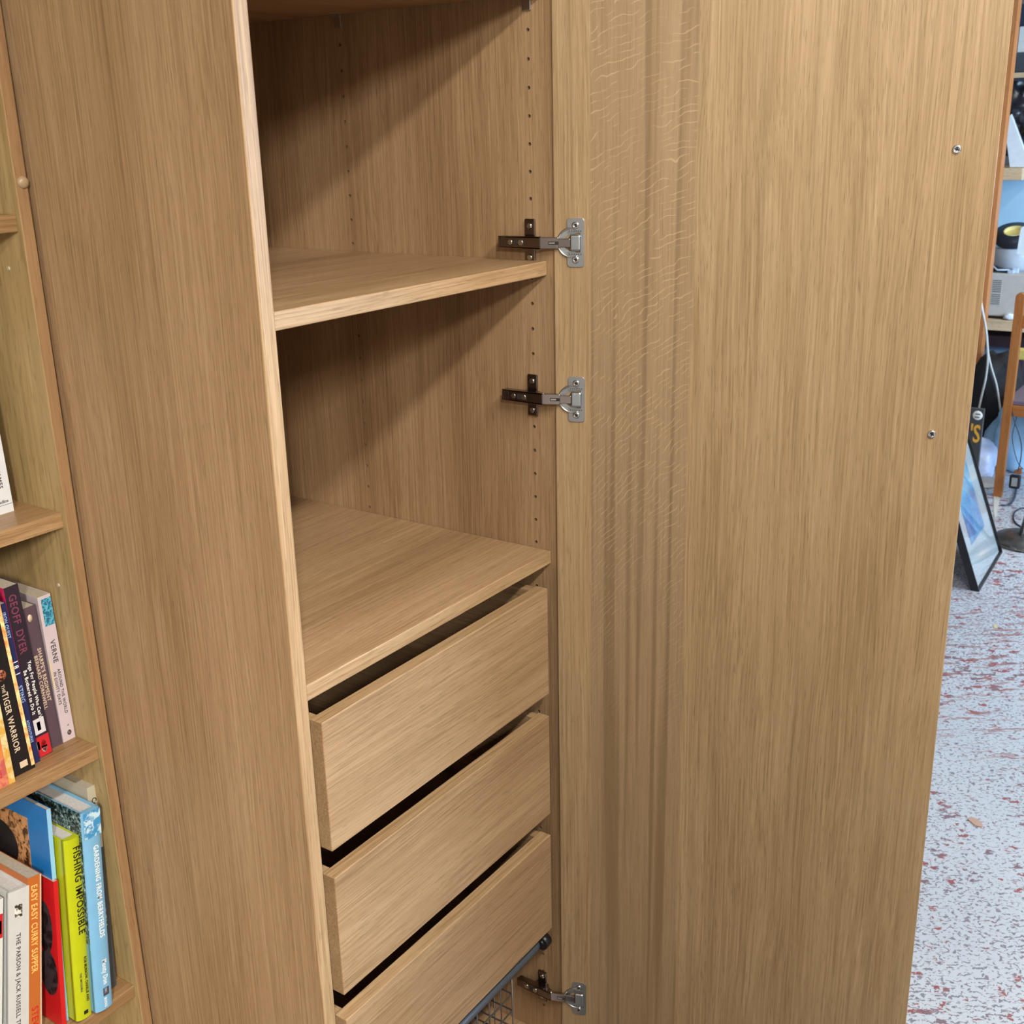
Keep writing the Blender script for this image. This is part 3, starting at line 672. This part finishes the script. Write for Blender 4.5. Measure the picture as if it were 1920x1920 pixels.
# framed picture leaning on the floor
fr = empty('picture_frame', (2.9065, -0.0495, FLOOR), 'black framed picture with white mount leaning on the floor beside the open door', 'picture frame')
fdir = Vector((3.323 - 2.9065, -0.0288 + 0.0495, 0)); FW = fdir.length; fdir.normalize()
fr.rotation_euler = (R(-20.5), 0, math.atan2(fdir.y, fdir.x))
FH = 0.62
m = MB(); t_ = 0.0055
m.box(0, t_, 0, 0.024, 0, FH); m.box(FW - t_, FW, 0, 0.024, 0, FH); m.box(t_, FW - t_, 0, 0.024, 0, t_); m.box(t_, FW - t_, 0, 0.024, FH - t_, FH)
m.obj('frame', frame_black, fr)
MB().box(t_, FW - t_, 0.012, 0.020, t_, FH - t_).obj('mount', plain('mount_card', (0.62, 0.66, 0.66), 0.6), fr)
MB().box(0.10, FW - 0.10, 0.0105, 0.012, 0.13, FH - 0.11).obj('print', speck('blue_print', (30, 120, 190), (120, 205, 240), 9, 0.35, 0.6), fr)
gl = NT('frame_glass'); gl.b.inputs['Base Color'].default_value = (1, 1, 1, 1); gl.b.inputs['Roughness'].default_value = 0.03; gl.b.inputs['Transmission Weight'].default_value = 1.0; gl.b.inputs['IOR'].default_value = 1.5
MB().box(t_, FW - t_, 0.006, 0.0085, t_, FH - t_).obj('glass', gl.m, fr)
tag(blob('plastic_bag', (2.75, 0.16, FLOOR + 0.055), (0.07, 0.05, 0.06), plain('bag_blue', (0.02, 0.28, 0.85), 0.3, bump=0.4), None, 3, 0.3, 4, -0.055), 'bright blue crumpled plastic bag on the floor behind the leaning frame', 'bag')

tag(MB().box(2.98, 3.32, 0.195, 0.46, FLOOR, FLOOR + 0.55, bev=0.004).obj('cardboard_box', plain('box_card', (0.36, 0.26, 0.17), 0.85)), 'tall brown cardboard box that the black picture frame leans on', 'box')

# orange pine chair
ch = empty('wooden_chair', (3.975, 0.12, FLOOR), 'orange-stained pine chair seen from behind at the right edge', 'chair')
def lg(x, y, z1, r=0.015): return MB().box(x - r, x + r, y - r, y + r, 0, z1, bev=0.004).obj('leg', chair_w, ch)
def seatz(px, py): return P(px, py, 3.975).z - FLOOR
ztop = seatz(1903, 548); zs = seatz(1905, 757)
m = MB(); m.box(-0.014, 0.018, -0.002, 0.030, 0, ztop - 0.015, bev=0.0005); m.cyl((-0.0138, 0.014, ztop - 0.016), (0.0178, 0.014, ztop - 0.016), 0.0158, seg=24); m.obj('leg', chair_w, ch)
m = MB(); m.box(-0.014, 0.018, -0.39, -0.358, 0, ztop - 0.015, bev=0.0005); m.cyl((-0.0138, -0.374, ztop - 0.016), (0.0178, -0.374, ztop - 0.016), 0.0158, seg=24); m.obj('leg', chair_w, ch)
for y in (0.0, -0.388): MB().box(0.36, 0.392, y, y + 0.030, 0, zs - 0.02, bev=0.003).obj('leg', chair_w, ch)
for a, c in ((ztop - 0.045, ztop - 0.012), (ztop - 0.135, ztop - 0.085)): MB().box(-0.006, 0.012, -0.358, -0.002, a, c, bev=0.003).obj('back_rail', pine_orx, ch)
for x in (-0.008, 0.366): MB().box(x, x + 0.022, -0.358, -0.002, zs - 0.05, zs - 0.006, bev=0.003).obj('seat_rail', pine_orx, ch)
for y in (0.004, -0.384): MB().box(0.018, 0.36, y, y + 0.022, zs - 0.05, zs - 0.006, bev=0.003).obj('seat_rail', chair_w, ch)
MB().box(-0.004, 0.385, -0.385, 0.026, zs - 0.006, zs + 0.012, bev=0.004).obj('seat', plain('seat_plum', (0.16, 0.11, 0.16), 0.4), ch)

# pine storage rack with posts and shelves
XR = 4.60
rk = empty('storage_rack', (XR, 0.39, FLOOR), 'orange and pale pine storage rack filled with workshop clutter at the far right', 'rack')
for x in (0.0, 0.62):
    for y in (0.0, 0.60):
        MB().box(x, x + 0.055, y, y + 0.06, 0, 2.3, bev=0.003).obj('post', pine_or, rk)
z1 = P(1880, 315, XR + 0.15).z - FLOOR; z1b = P(1880, 338, XR + 0.15).z - FLOOR
z2 = P(1870, 600, XR + 0.15).z - FLOOR; z2b = P(1870, 620, XR + 0.15).z - FLOOR
yA = P(1917, 325, XR + 0.15).y - 0.39
MB().box(0.15, 0.60, yA, 0.64, z1b, z1, bev=0.002).obj('shelf', pine, rk)
MB().box(0.15, 0.60, -1.1, 0.64, z2b, z2, bev=0.002).obj('shelf', pine, rk)
MB().box(0.57, 0.62, -1.1, -1.05, 0, z2b, bev=0.002).obj('post', pine_or, rk)
MB().box(0.15, 0.60, -0.9, 0.64, 1.62 - 0.02, 1.62, bev=0.002).obj('shelf', pine, rk)
MB().box(0.15, 0.60, -0.9, 0.64, 0.10, 0.12, bev=0.002).obj('shelf', pine, rk)
MB().box(0.57, 0.62, -0.9, -0.85, z2, 1.9, bev=0.002).obj('post', pine_or, rk)
XS = XR + 0.15
def atp(px, py, dx=0.0): return P(px, py, XS + dx)
# beige machine with vents
A = atp(1850, 580, 0.03); B_ = atp(1905, 514, 0.03)
mc = empty('office_machine', (XS + 0.03, A.y, z2 + FLOOR), 'beige machine with slotted vents standing on the lower rack shelf', 'machine')
mh = B_.z - (z2 + FLOOR)
beige = plain('beige_plastic', (0.50, 0.49, 0.47), 0.5)
MB().box(0, 0.32, -0.42, 0.10, 0.012, mh, bev=0.006).obj('casing', beige, mc)
MB().box(0.01, 0.31, -0.41, 0.09, 0.0, 0.012).obj('base', blackm, mc)
vg = plain('vent_dark', (0.12, 0.12, 0.13), 0.7)
for g, zt0 in ((0, mh - 0.030), (1, mh - 0.092)):
    for j in range(2):
        nn = 7 if g == 0 else 6; yy = -0.052 + j * 0.044
        m = MB(); m.box(-0.0012, 0.0, yy - 0.002, yy + 0.040, zt0 - nn * 0.0082, zt0 + 0.003)
        for i in range(nn): m.box(-0.0018, 0.0, yy, yy + 0.038, zt0 - i * 0.0082 - 0.0040, zt0 - i * 0.0082, mat=1)
        m.obj('vent', [beige, vg], mc)
# tape roll on a grey tub
tubc = atp(1893, 478, 0.16)
tbz = P(1893, 500, XS + 0.12).z
gt = MB().lathe([(0, 0), (0.085, 0), (0.088, 0.006), (0.090, 0.055), (0.093, 0.060), (0.080, 0.060), (0.080, 0.010), (0, 0.010)], seg=40)
tub_z = mh + z2 + FLOOR
th_ = atp(1890, 462, 0.15).z - tub_z - 0.005
tag(MB().lathe([(0, 0), (0.075, 0), (0.085, 0.02), (0.092, th_ - 0.006), (0.088, th_), (0, th_)], seg=40).obj('plastic_tub', plain('tub_grey', (0.42, 0.47, 0.54), 0.4), None, (XS + 0.17, atp(1893, 470, 0.17).y - 0.015, tub_z)), 'round grey plastic tub under the black tape roll', 'tub')
gt.bm.free()
tr = empty('tape_roll', (XS + 0.155, atp(1897, 445, 0.155).y - 0.012, tub_z + th_ + 0.034), 'black tape roll with yellow core tilted on top of the grey tub', 'tape', rot=(0, R(-24), 0))
m = MB(); m.lathe([(0.046, 0), (0.082, 0), (0.084, 0.003), (0.080, 0.045), (0.046, 0.045)], seg=40); m.obj('tape', plain('tape_black', (0.02, 0.025, 0.035), 0.35), tr)
m = MB(); m.lathe([(0.040, 0.001), (0.0462, 0.001), (0.0462, 0.046), (0.040, 0.046), (0.040, 0.001)], seg=40); m.cyl((0, 0, 0.001), (0, 0, 0.030), 0.041, seg=32); m.obj('core', plain('core_yellow', (0.72, 0.62, 0.25), 0.6), tr)
# light blue sheet, white board, planks
bsheet = plain('pale_blue_plastic', (0.42, 0.68, 0.92), 0.25, 0, 0.05, 6)
a1 = atp(1868, 350, 0.36); a2 = atp(1935, 460, 0.36)
tag(MB().box(XS + 0.36, XS + 0.372, a2.y - 0.2, a1.y + 0.10, tub_z, z1b + FLOOR - 0.003, bev=0.001).obj('plastic_sheet', bsheet), 'pale blue plastic sheet standing behind the tape roll', 'sheet')
q = MB(); ww = plain('white_plastic', (0.72, 0.80, 0.88), 0.25)
c1 = [atp(1882, 226, 0.02), atp(1896, 214, 0.02), atp(1925, 292, 0.02), atp(1925, 314, 0.02), atp(1893, 314, 0.02)]
q.prism([(p.y, p.z) for p in c1], 0, XS + 0.02, XS + 0.045, bev=0.002)
tag(q.obj('acrylic_sheet', ww), 'white glossy acrylic sheet propped on the upper pale plank', 'panel')
q = MB(); c1 = [atp(1914, 428, -0.0), atp(1926, 420, 0), atp(1926, 482, 0), atp(1906, 476, 0)]
q.prism([(p.y, p.z) for p in c1], 0, XS + 0.0, XS + 0.006)
tag(q.obj('paper_sheet', plain('white_paper', (0.72, 0.84, 0.95), 0.5)), 'folded white paper sheet in front of the black tape roll', 'paper')
# dark tools and bits on the machine
tl = empty('tool_pile', (XS + 0.06, atp(1872, 500, 0.06).y, tub_z), 'black pliers and small blue-white parts lying on the beige machine', 'tools')
m = MB(); m.tube([(0, 0.04, 0.030), (0.0, 0.0, 0.018), (0, -0.04, 0.008)], 0.008, 10); m.tube([(0.02, 0.05, 0.009), (0.004, 0.0, 0.012), (0.01, -0.03, 0.009)], 0.009, 10); m.obj('pliers', blackm, tl)
pp_ = plain('pale_parts', (0.5, 0.62, 0.8), 0.35)
MB().tube([(-0.004, 0.03, 0.034), (-0.012, 0.0, 0.012), (-0.008, -0.05, 0.014)], 0.004, 8).obj('small_bar', pp_, tl)
MB().box(-0.02, 0.0, -0.07, -0.045, 0, 0.014, bev=0.002).obj('small_block', pp_, tl); MB().box(0.0, 0.02, -0.085, -0.06, 0.0, 0.022, bev=0.002).obj('small_block', pp_, tl)
# upper clutter: black bags, box
bagm = plain('black_bag', (0.014, 0.015, 0.02), 0.28, bump=0.6, scale=60)
zup = 1.62 + FLOOR
zsh = z1 + FLOOR
c = atp(1925, 170, 0.20); tag(blob('bin_bag', (c.x, c.y, c.z - 0.02), (0.14, 0.13, 0.17), bagm, None, 5, 0.35, 5), 'glossy black crumpled bin bag on the rack above the white acrylic sheet', 'bag')
c = atp(1922, 250, 0.34); tag(blob('dark_bag', (c.x + 0.05, c.y, c.z), (0.10, 0.14, 0.12), plain('navy_bag', (0.03, 0.06, 0.12), 0.35, bump=0.6, scale=80), None, 9, 0.35, 5), 'navy blue bag behind the white acrylic sheet', 'bag')
a1 = atp(1912, 50, 0.05); a2 = atp(1940, 98, 0.05)
tag(MB().box(XS + 0.05, XS + 0.25, a2.y, a1.y, a2.z, a1.z, bev=0.002).obj('carton', plain('carton_white', (0.62, 0.66, 0.67), 0.6)), 'small pale grey carton on the highest stack of the rack', 'box')
a1 = atp(1905, 98, 0.04); a2 = atp(1950, 150, 0.04)
tag(MB().box(XS + 0.04, XS + 0.34, a2.y, a1.y, a2.z, a1.z - 0.001, bev=0.004).obj('crate', plain('crate_dark', (0.05, 0.065, 0.085), 0.5)), 'dark grey crate below the small pale carton', 'crate')
a1 = atp(1907, 8, 0.09); a2 = atp(1950, 49, 0.09)
tag(MB().box(XS + 0.09, XS + 0.30, a2.y, a1.y, a2.z, a1.z, bev=0.003).obj('case', plain('case_navy', (0.02, 0.035, 0.07), 0.4)), 'dark navy case on top of the small pale carton', 'case')
tag(MB().box(XS + 0.12, XS + 0.30, a2.y, a1.y - 0.02, a1.z, a1.z + 0.05, bev=0.003).obj('folded_cloth', plain('cloth_blue', (0.55, 0.68, 0.95), 0.7)), 'pale blue folded cloth at the very top of the rack', 'cloth')
# paper stuck on the rack post
a1 = P(1872, 274, XR - 0.002); a2 = P(1861, 382, XR - 0.002)
tag(MB().box(XR - 0.004, XR - 0.001, a1.y - 0.0, a1.y + 0.05, a2.z, a1.z).obj('label_strip', plain('label_white', (0.60, 0.68, 0.85), 0.5)), 'narrow white label strip stuck to the orange rack post', 'label')
# things on / under the lower shelf
c = atp(1890, 596, -0.0); tag(blob('tissue', (XS + 0.02, c.y, z2 + FLOOR + 0.014), (0.018, 0.024, 0.014), plain('tissue_white', (0.7, 0.78, 0.9), 0.7), None, 2, 0.4, 3, -0.014), 'crumpled white tissue on the lower rack shelf by the chair', 'tissue')
zlow = 0.12 + FLOOR
a1 = atp(1840, 626, 0.14); a2 = atp(1925, 648, 0.14)
tag(MB().box(XS + 0.12, XS + 0.40, a2.y, a1.y, zlow + 0.0, a1.z, bev=0.003).obj('storage_box', plain('box_maroon', (0.06, 0.03, 0.04), 0.6)), 'dark maroon storage box under the lower rack shelf', 'box')
c = atp(1866, 668, 0.04)
tag(MB().lathe([(0, 0), (0.09, 0), (0.115, c.z - zlow), (0.118, c.z - zlow + 0.03), (0.10, c.z - zlow + 0.035), (0, c.z - zlow + 0.03)], seg=32).obj('tub', plain('tub_blue', (0.10, 0.17, 0.28), 0.35), None, (XS + 0.0, c.y + 0.01, zlow)), 'blue-grey plastic tub below the rack shelf behind the cables', 'tub')
c = P(1880, 682, XS - 0.14)
tag(blob('white_bottle', c, (0.020, 0.028, 0.022), plain('cap_white', (0.75, 0.88, 0.95), 0.2), None, 4, 0.2, 3), 'shiny white cloth tip poking out beside the chair leg', 'cloth')
c = P(1862, 755, XS - 0.20)
tag(blob('rucksack', (c.x, c.y, FLOOR + 0.24), (0.11, 0.12, 0.24), plain('rucksack_black', (0.012, 0.012, 0.016), 0.75, bump=0.5), None, 8, 0.22, 4, -0.24), 'black fabric bag slumped on the floor under the rack', 'bag')
c = P(1915, 690, XS - 0.10)
tag(blob('dark_coat', (XS + 0.22, c.y - 0.17, FLOOR + 0.12 + 0.19), (0.12, 0.12, 0.19), plain('coat_black', (0.015, 0.015, 0.02), 0.8, bump=0.5), None, 11, 0.2, 4, -0.19), 'black coat heaped behind the wooden chair', 'coat')
a1 = P(1911, 655, 4.45)
tag(MB().box(4.45, 4.50, a1.y - 0.06, a1.y + 0.02, a1.z - 0.045, a1.z + 0.0, bev=0.006).obj('sponge', plain('sponge_yellow', (0.65, 0.52, 0.14), 0.7)), 'yellow sponge seen between the chair back rails', 'sponge')
# white cables hanging from the rack
wc = plain('cable_white', (0.56, 0.54, 0.52), 0.45)
def cable(name, pts, r, mat, label, cat='cable', X=4.5):
    PP = [P(a, b_, X if len(t) == 0 else t[0]) for a, b_, *t in pts]
    # Catmull-Rom
    Q = []
    for i in range(len(PP) - 1):
        p0 = PP[max(i - 1, 0)]; p1 = PP[i]; p2 = PP[i + 1]; p3 = PP[min(i + 2, len(PP) - 1)]
        for k in range(8):
            t = k / 8; Q.append(0.5 * ((2 * p1) + (p2 - p0) * t + (2 * p0 - 5 * p1 + 4 * p2 - p3) * t * t + (3 * p1 - p0 - 3 * p2 + p3) * t ** 3))
    Q.append(PP[-1]); o_ = MB().tube(Q, r, 8).obj(name, mat); return tag(o_, label, cat, 'cables around the rack and chair')
cable('cable', [(1838, 560), (1842, 583), (1848, 612), (1851, 645), (1852, 675), (1848, 710), (1841, 740), (1835, 768), (1828, 800)], 0.0048, wc, 'white cable hanging from the rack down towards the black sign', X=4.42)
cable('cable', [(1839, 562), (1844, 590), (1850, 625), (1853, 662), (1859, 690), (1868, 720), (1873, 750), (1878, 790), (1880, 850)], 0.0045, wc, 'white cable hanging from the rack and bending behind the chair leg', X=4.44)
# black sign with yellow letter
a1 = P(1845, 768, 3.75); a2 = P(1837, 838, 3.75)
sg = empty('sign_board', (3.75, a1.y, FLOOR), 'dark grey board with a white disc and yellow letters behind the leaning frame', 'sign')
sgm = plain('sign_grey', (0.055, 0.055, 0.06), 0.5)
MB().box(0, 0.02, 0, 0.26, 0.0, a1.z - FLOOR).obj('board', sgm, sg)
sc = P(1833, 779, 3.749)
m = MB(); m.lathe([(0, 0.001), (0.017, 0.001), (0.018, 0)], seg=28, M=Matrix.Translation((0, sc.y - a1.y, sc.z - FLOOR)) @ Matrix.Rotation(R(-90), 4, 'Y')); m.obj('logo_disc', ink['white'], sg)
m = MB(); m.box(-0.0016, -0.0008, sc.y - a1.y - 0.010, sc.y - a1.y + 0.008, sc.z - FLOOR + 0.003, sc.z - FLOOR + 0.007); m.box(-0.0016, -0.0008, sc.y - a1.y - 0.007, sc.y - a1.y + 0.010, sc.z - FLOOR - 0.009, sc.z - FLOOR - 0.005); m.obj('logo_marks', ink['grey'], sg)
me = text_mesh("'S", 0.095, 0.62, 0.0018); me.transform(Matrix(((0, 0, -1, 0), (-1, 0, 0, 0), (0, 1, 0, 0), (0, 0, 0, 1))))
o = link('lettering', me, ink['gold'], sg); lp = P(1823, 828, 3.749); o.location = (-0.0008, lp.y - a1.y + 0.012, lp.z - FLOOR)
# floor clutter behind / beside the chair
bagw = plain('bag_white_blue', (0.62, 0.68, 0.90), 0.35, bump=0.3, scale=30)
c = P(1856, 855, 4.30); tag(blob('carrier_bag', (4.20, c.y + 0.04, FLOOR + 0.07), (0.10, 0.09, 0.10), bagw, None, 14, 0.25, 4, -0.07), 'white carrier bag on the floor left of the chair leg', 'bag')
c = P(1912, 830, 4.35); tag(blob('carrier_bag', (4.42, c.y, FLOOR + 0.15), (0.10, 0.13, 0.18), plain('bag_pale_blue', (0.40, 0.66, 0.90), 0.3, bump=0.3, scale=30), None, 17, 0.25, 4, -0.15), 'pale blue carrier bag on the floor behind the chair', 'bag')
c = P(1862, 880, 4.1); tag(blob('cardboard_scrap', (4.12, c.y + 0.03, FLOOR + 0.012), (0.08, 0.06, 0.014), plain('card_tan', (0.42, 0.34, 0.29), 0.8), None, 19, 0.3, 3, -0.012), 'tan crumpled cardboard scrap on the floor between frame and chair', 'cardboard')
kc = plain('cable_black', (0.03, 0.04, 0.07), 0.4)
ad = P(1903, 902, 3.95)
adp = empty('power_adapter', (ad.x, ad.y, ad.z - 0.03), 'black power adapter with pale label hanging on its cable by the chair', 'adapter')
MB().box(-0.012, 0.014, -0.020, 0.020, 0.0, 0.055, bev=0.006).obj('casing', blackm, adp)
MB().box(-0.0135, -0.0115, -0.011, 0.010, 0.012, 0.046).obj('rating_label', plain('rating_grey', (0.33, 0.34, 0.33), 0.5), adp)
cable('cable', [(1899, 772), (1903, 792), (1910, 812), (1915, 835), (1914, 860), (1908, 885)], 0.0022, kc, 'black cable running down from the chair seat to the adapter', X=3.95)
cable('cable', [(1908, 775), (1903, 795), (1898, 820), (1903, 850), (1910, 870), (1919, 880)], 0.0016, kc, 'thin black cable crossing behind the chair leg gap', X=3.98)
FZ = lambda px, py: (px, py)
def fcable(pts, r, mat, label):
    PP = []
    for px, py in pts:
        d = fw + rt * ((px - 960) / 2156.95) - up * ((py - 960) / 2156.95); t = (FLOOR + r - CP.z) / d.z; PP.append(CP + d * t)
    Q = []
    for i in range(len(PP) - 1):
        p0 = PP[max(i - 1, 0)]; p1 = PP[i]; p2 = PP[i + 1]; p3 = PP[min(i + 2, len(PP) - 1)]
        for k in range(8):
            t = k / 8; Q.append(0.5 * ((2 * p1) + (p2 - p0) * t + (2 * p0 - 5 * p1 + 4 * p2 - p3) * t * t + (3 * p1 - p0 - 3 * p2 + p3) * t ** 3))
    Q.append(PP[-1]); return tag(MB().tube(Q, r, 8).obj('cable', mat), label, 'cable', 'cables around the rack and chair')
fcable([(1906, 915), (1903, 930), (1897, 942), (1888, 947), (1876, 947)], 0.004, kc, 'black cable end curving across the floor beside the chair leg')
fcable([(1930, 954), (1915, 953), (1903, 960), (1900, 972), (1906, 982), (1916, 988), (1930, 992)], 0.003, kc, 'dark cable loop lying on the floor above the metal base')
lb = empty('lamp_base', (0, 0, 0), 'round grey metal lamp base on the floor at the right edge', 'lamp base')
d = fw + rt * ((1926 - 960) / 2156.95) - up * ((1018 - 960) / 2156.95); t = (FLOOR - CP.z) / d.z; lb.location = CP + d * t
MB().lathe([(0, 0.0), (0.115, 0.0), (0.118, 0.010), (0.108, 0.020), (0.06, 0.032), (0.02, 0.036), (0, 0.036)], seg=48).obj('base', plain('steel_worn', (0.22, 0.21, 0.20), 0.35, 0.9, 0.3, 30), lb)
MB().tube([(-0.02, 0.02, 0.034), (0, 0, 0.20), (0.02, 0, 0.34)], 0.008, 12).obj('stem', nickel_m, lb)
# paper scrap and leaf on the floor
def fpt(px, py):
    d = fw + rt * ((px - 960) / 2156.95) - up * ((py - 960) / 2156.95); t = (FLOOR - CP.z) / d.z; return CP + d * t
def flat(name, pts, mat, label, cat, h=0.0012):
    Q = [fpt(*p) for p in pts]; m = MB(); m.prism([(p.x, p.y) for p in Q], 2, FLOOR + 0.0003, FLOOR + h)
    o_ = m.obj(name, mat)
    return tag(o_, label, cat)
flat('paper_strip', [(1863, 930), (1876, 927), (1871, 955), (1866, 976), (1863, 960)], plain('strip_white', (0.62, 0.60, 0.52), 0.6), 'pale paper strip lying on the floor at the foot of the chair leg', 'paper')
flat('dry_leaf', [(1814, 1537), (1822, 1533), (1833, 1537), (1843, 1548), (1841, 1552), (1828, 1549)], plain('leaf_tan', (0.50, 0.31, 0.23), 0.7), 'small tan dry leaf on the worn floor near the door', 'leaf', 0.002)
flat('paint_chip', [(1863, 1173), (1869, 1172), (1870, 1178), (1864, 1178)], plain('chip_yellow', (0.7, 0.55, 0.25), 0.6), 'tiny yellow chip on the floor far beyond the door', 'chip')
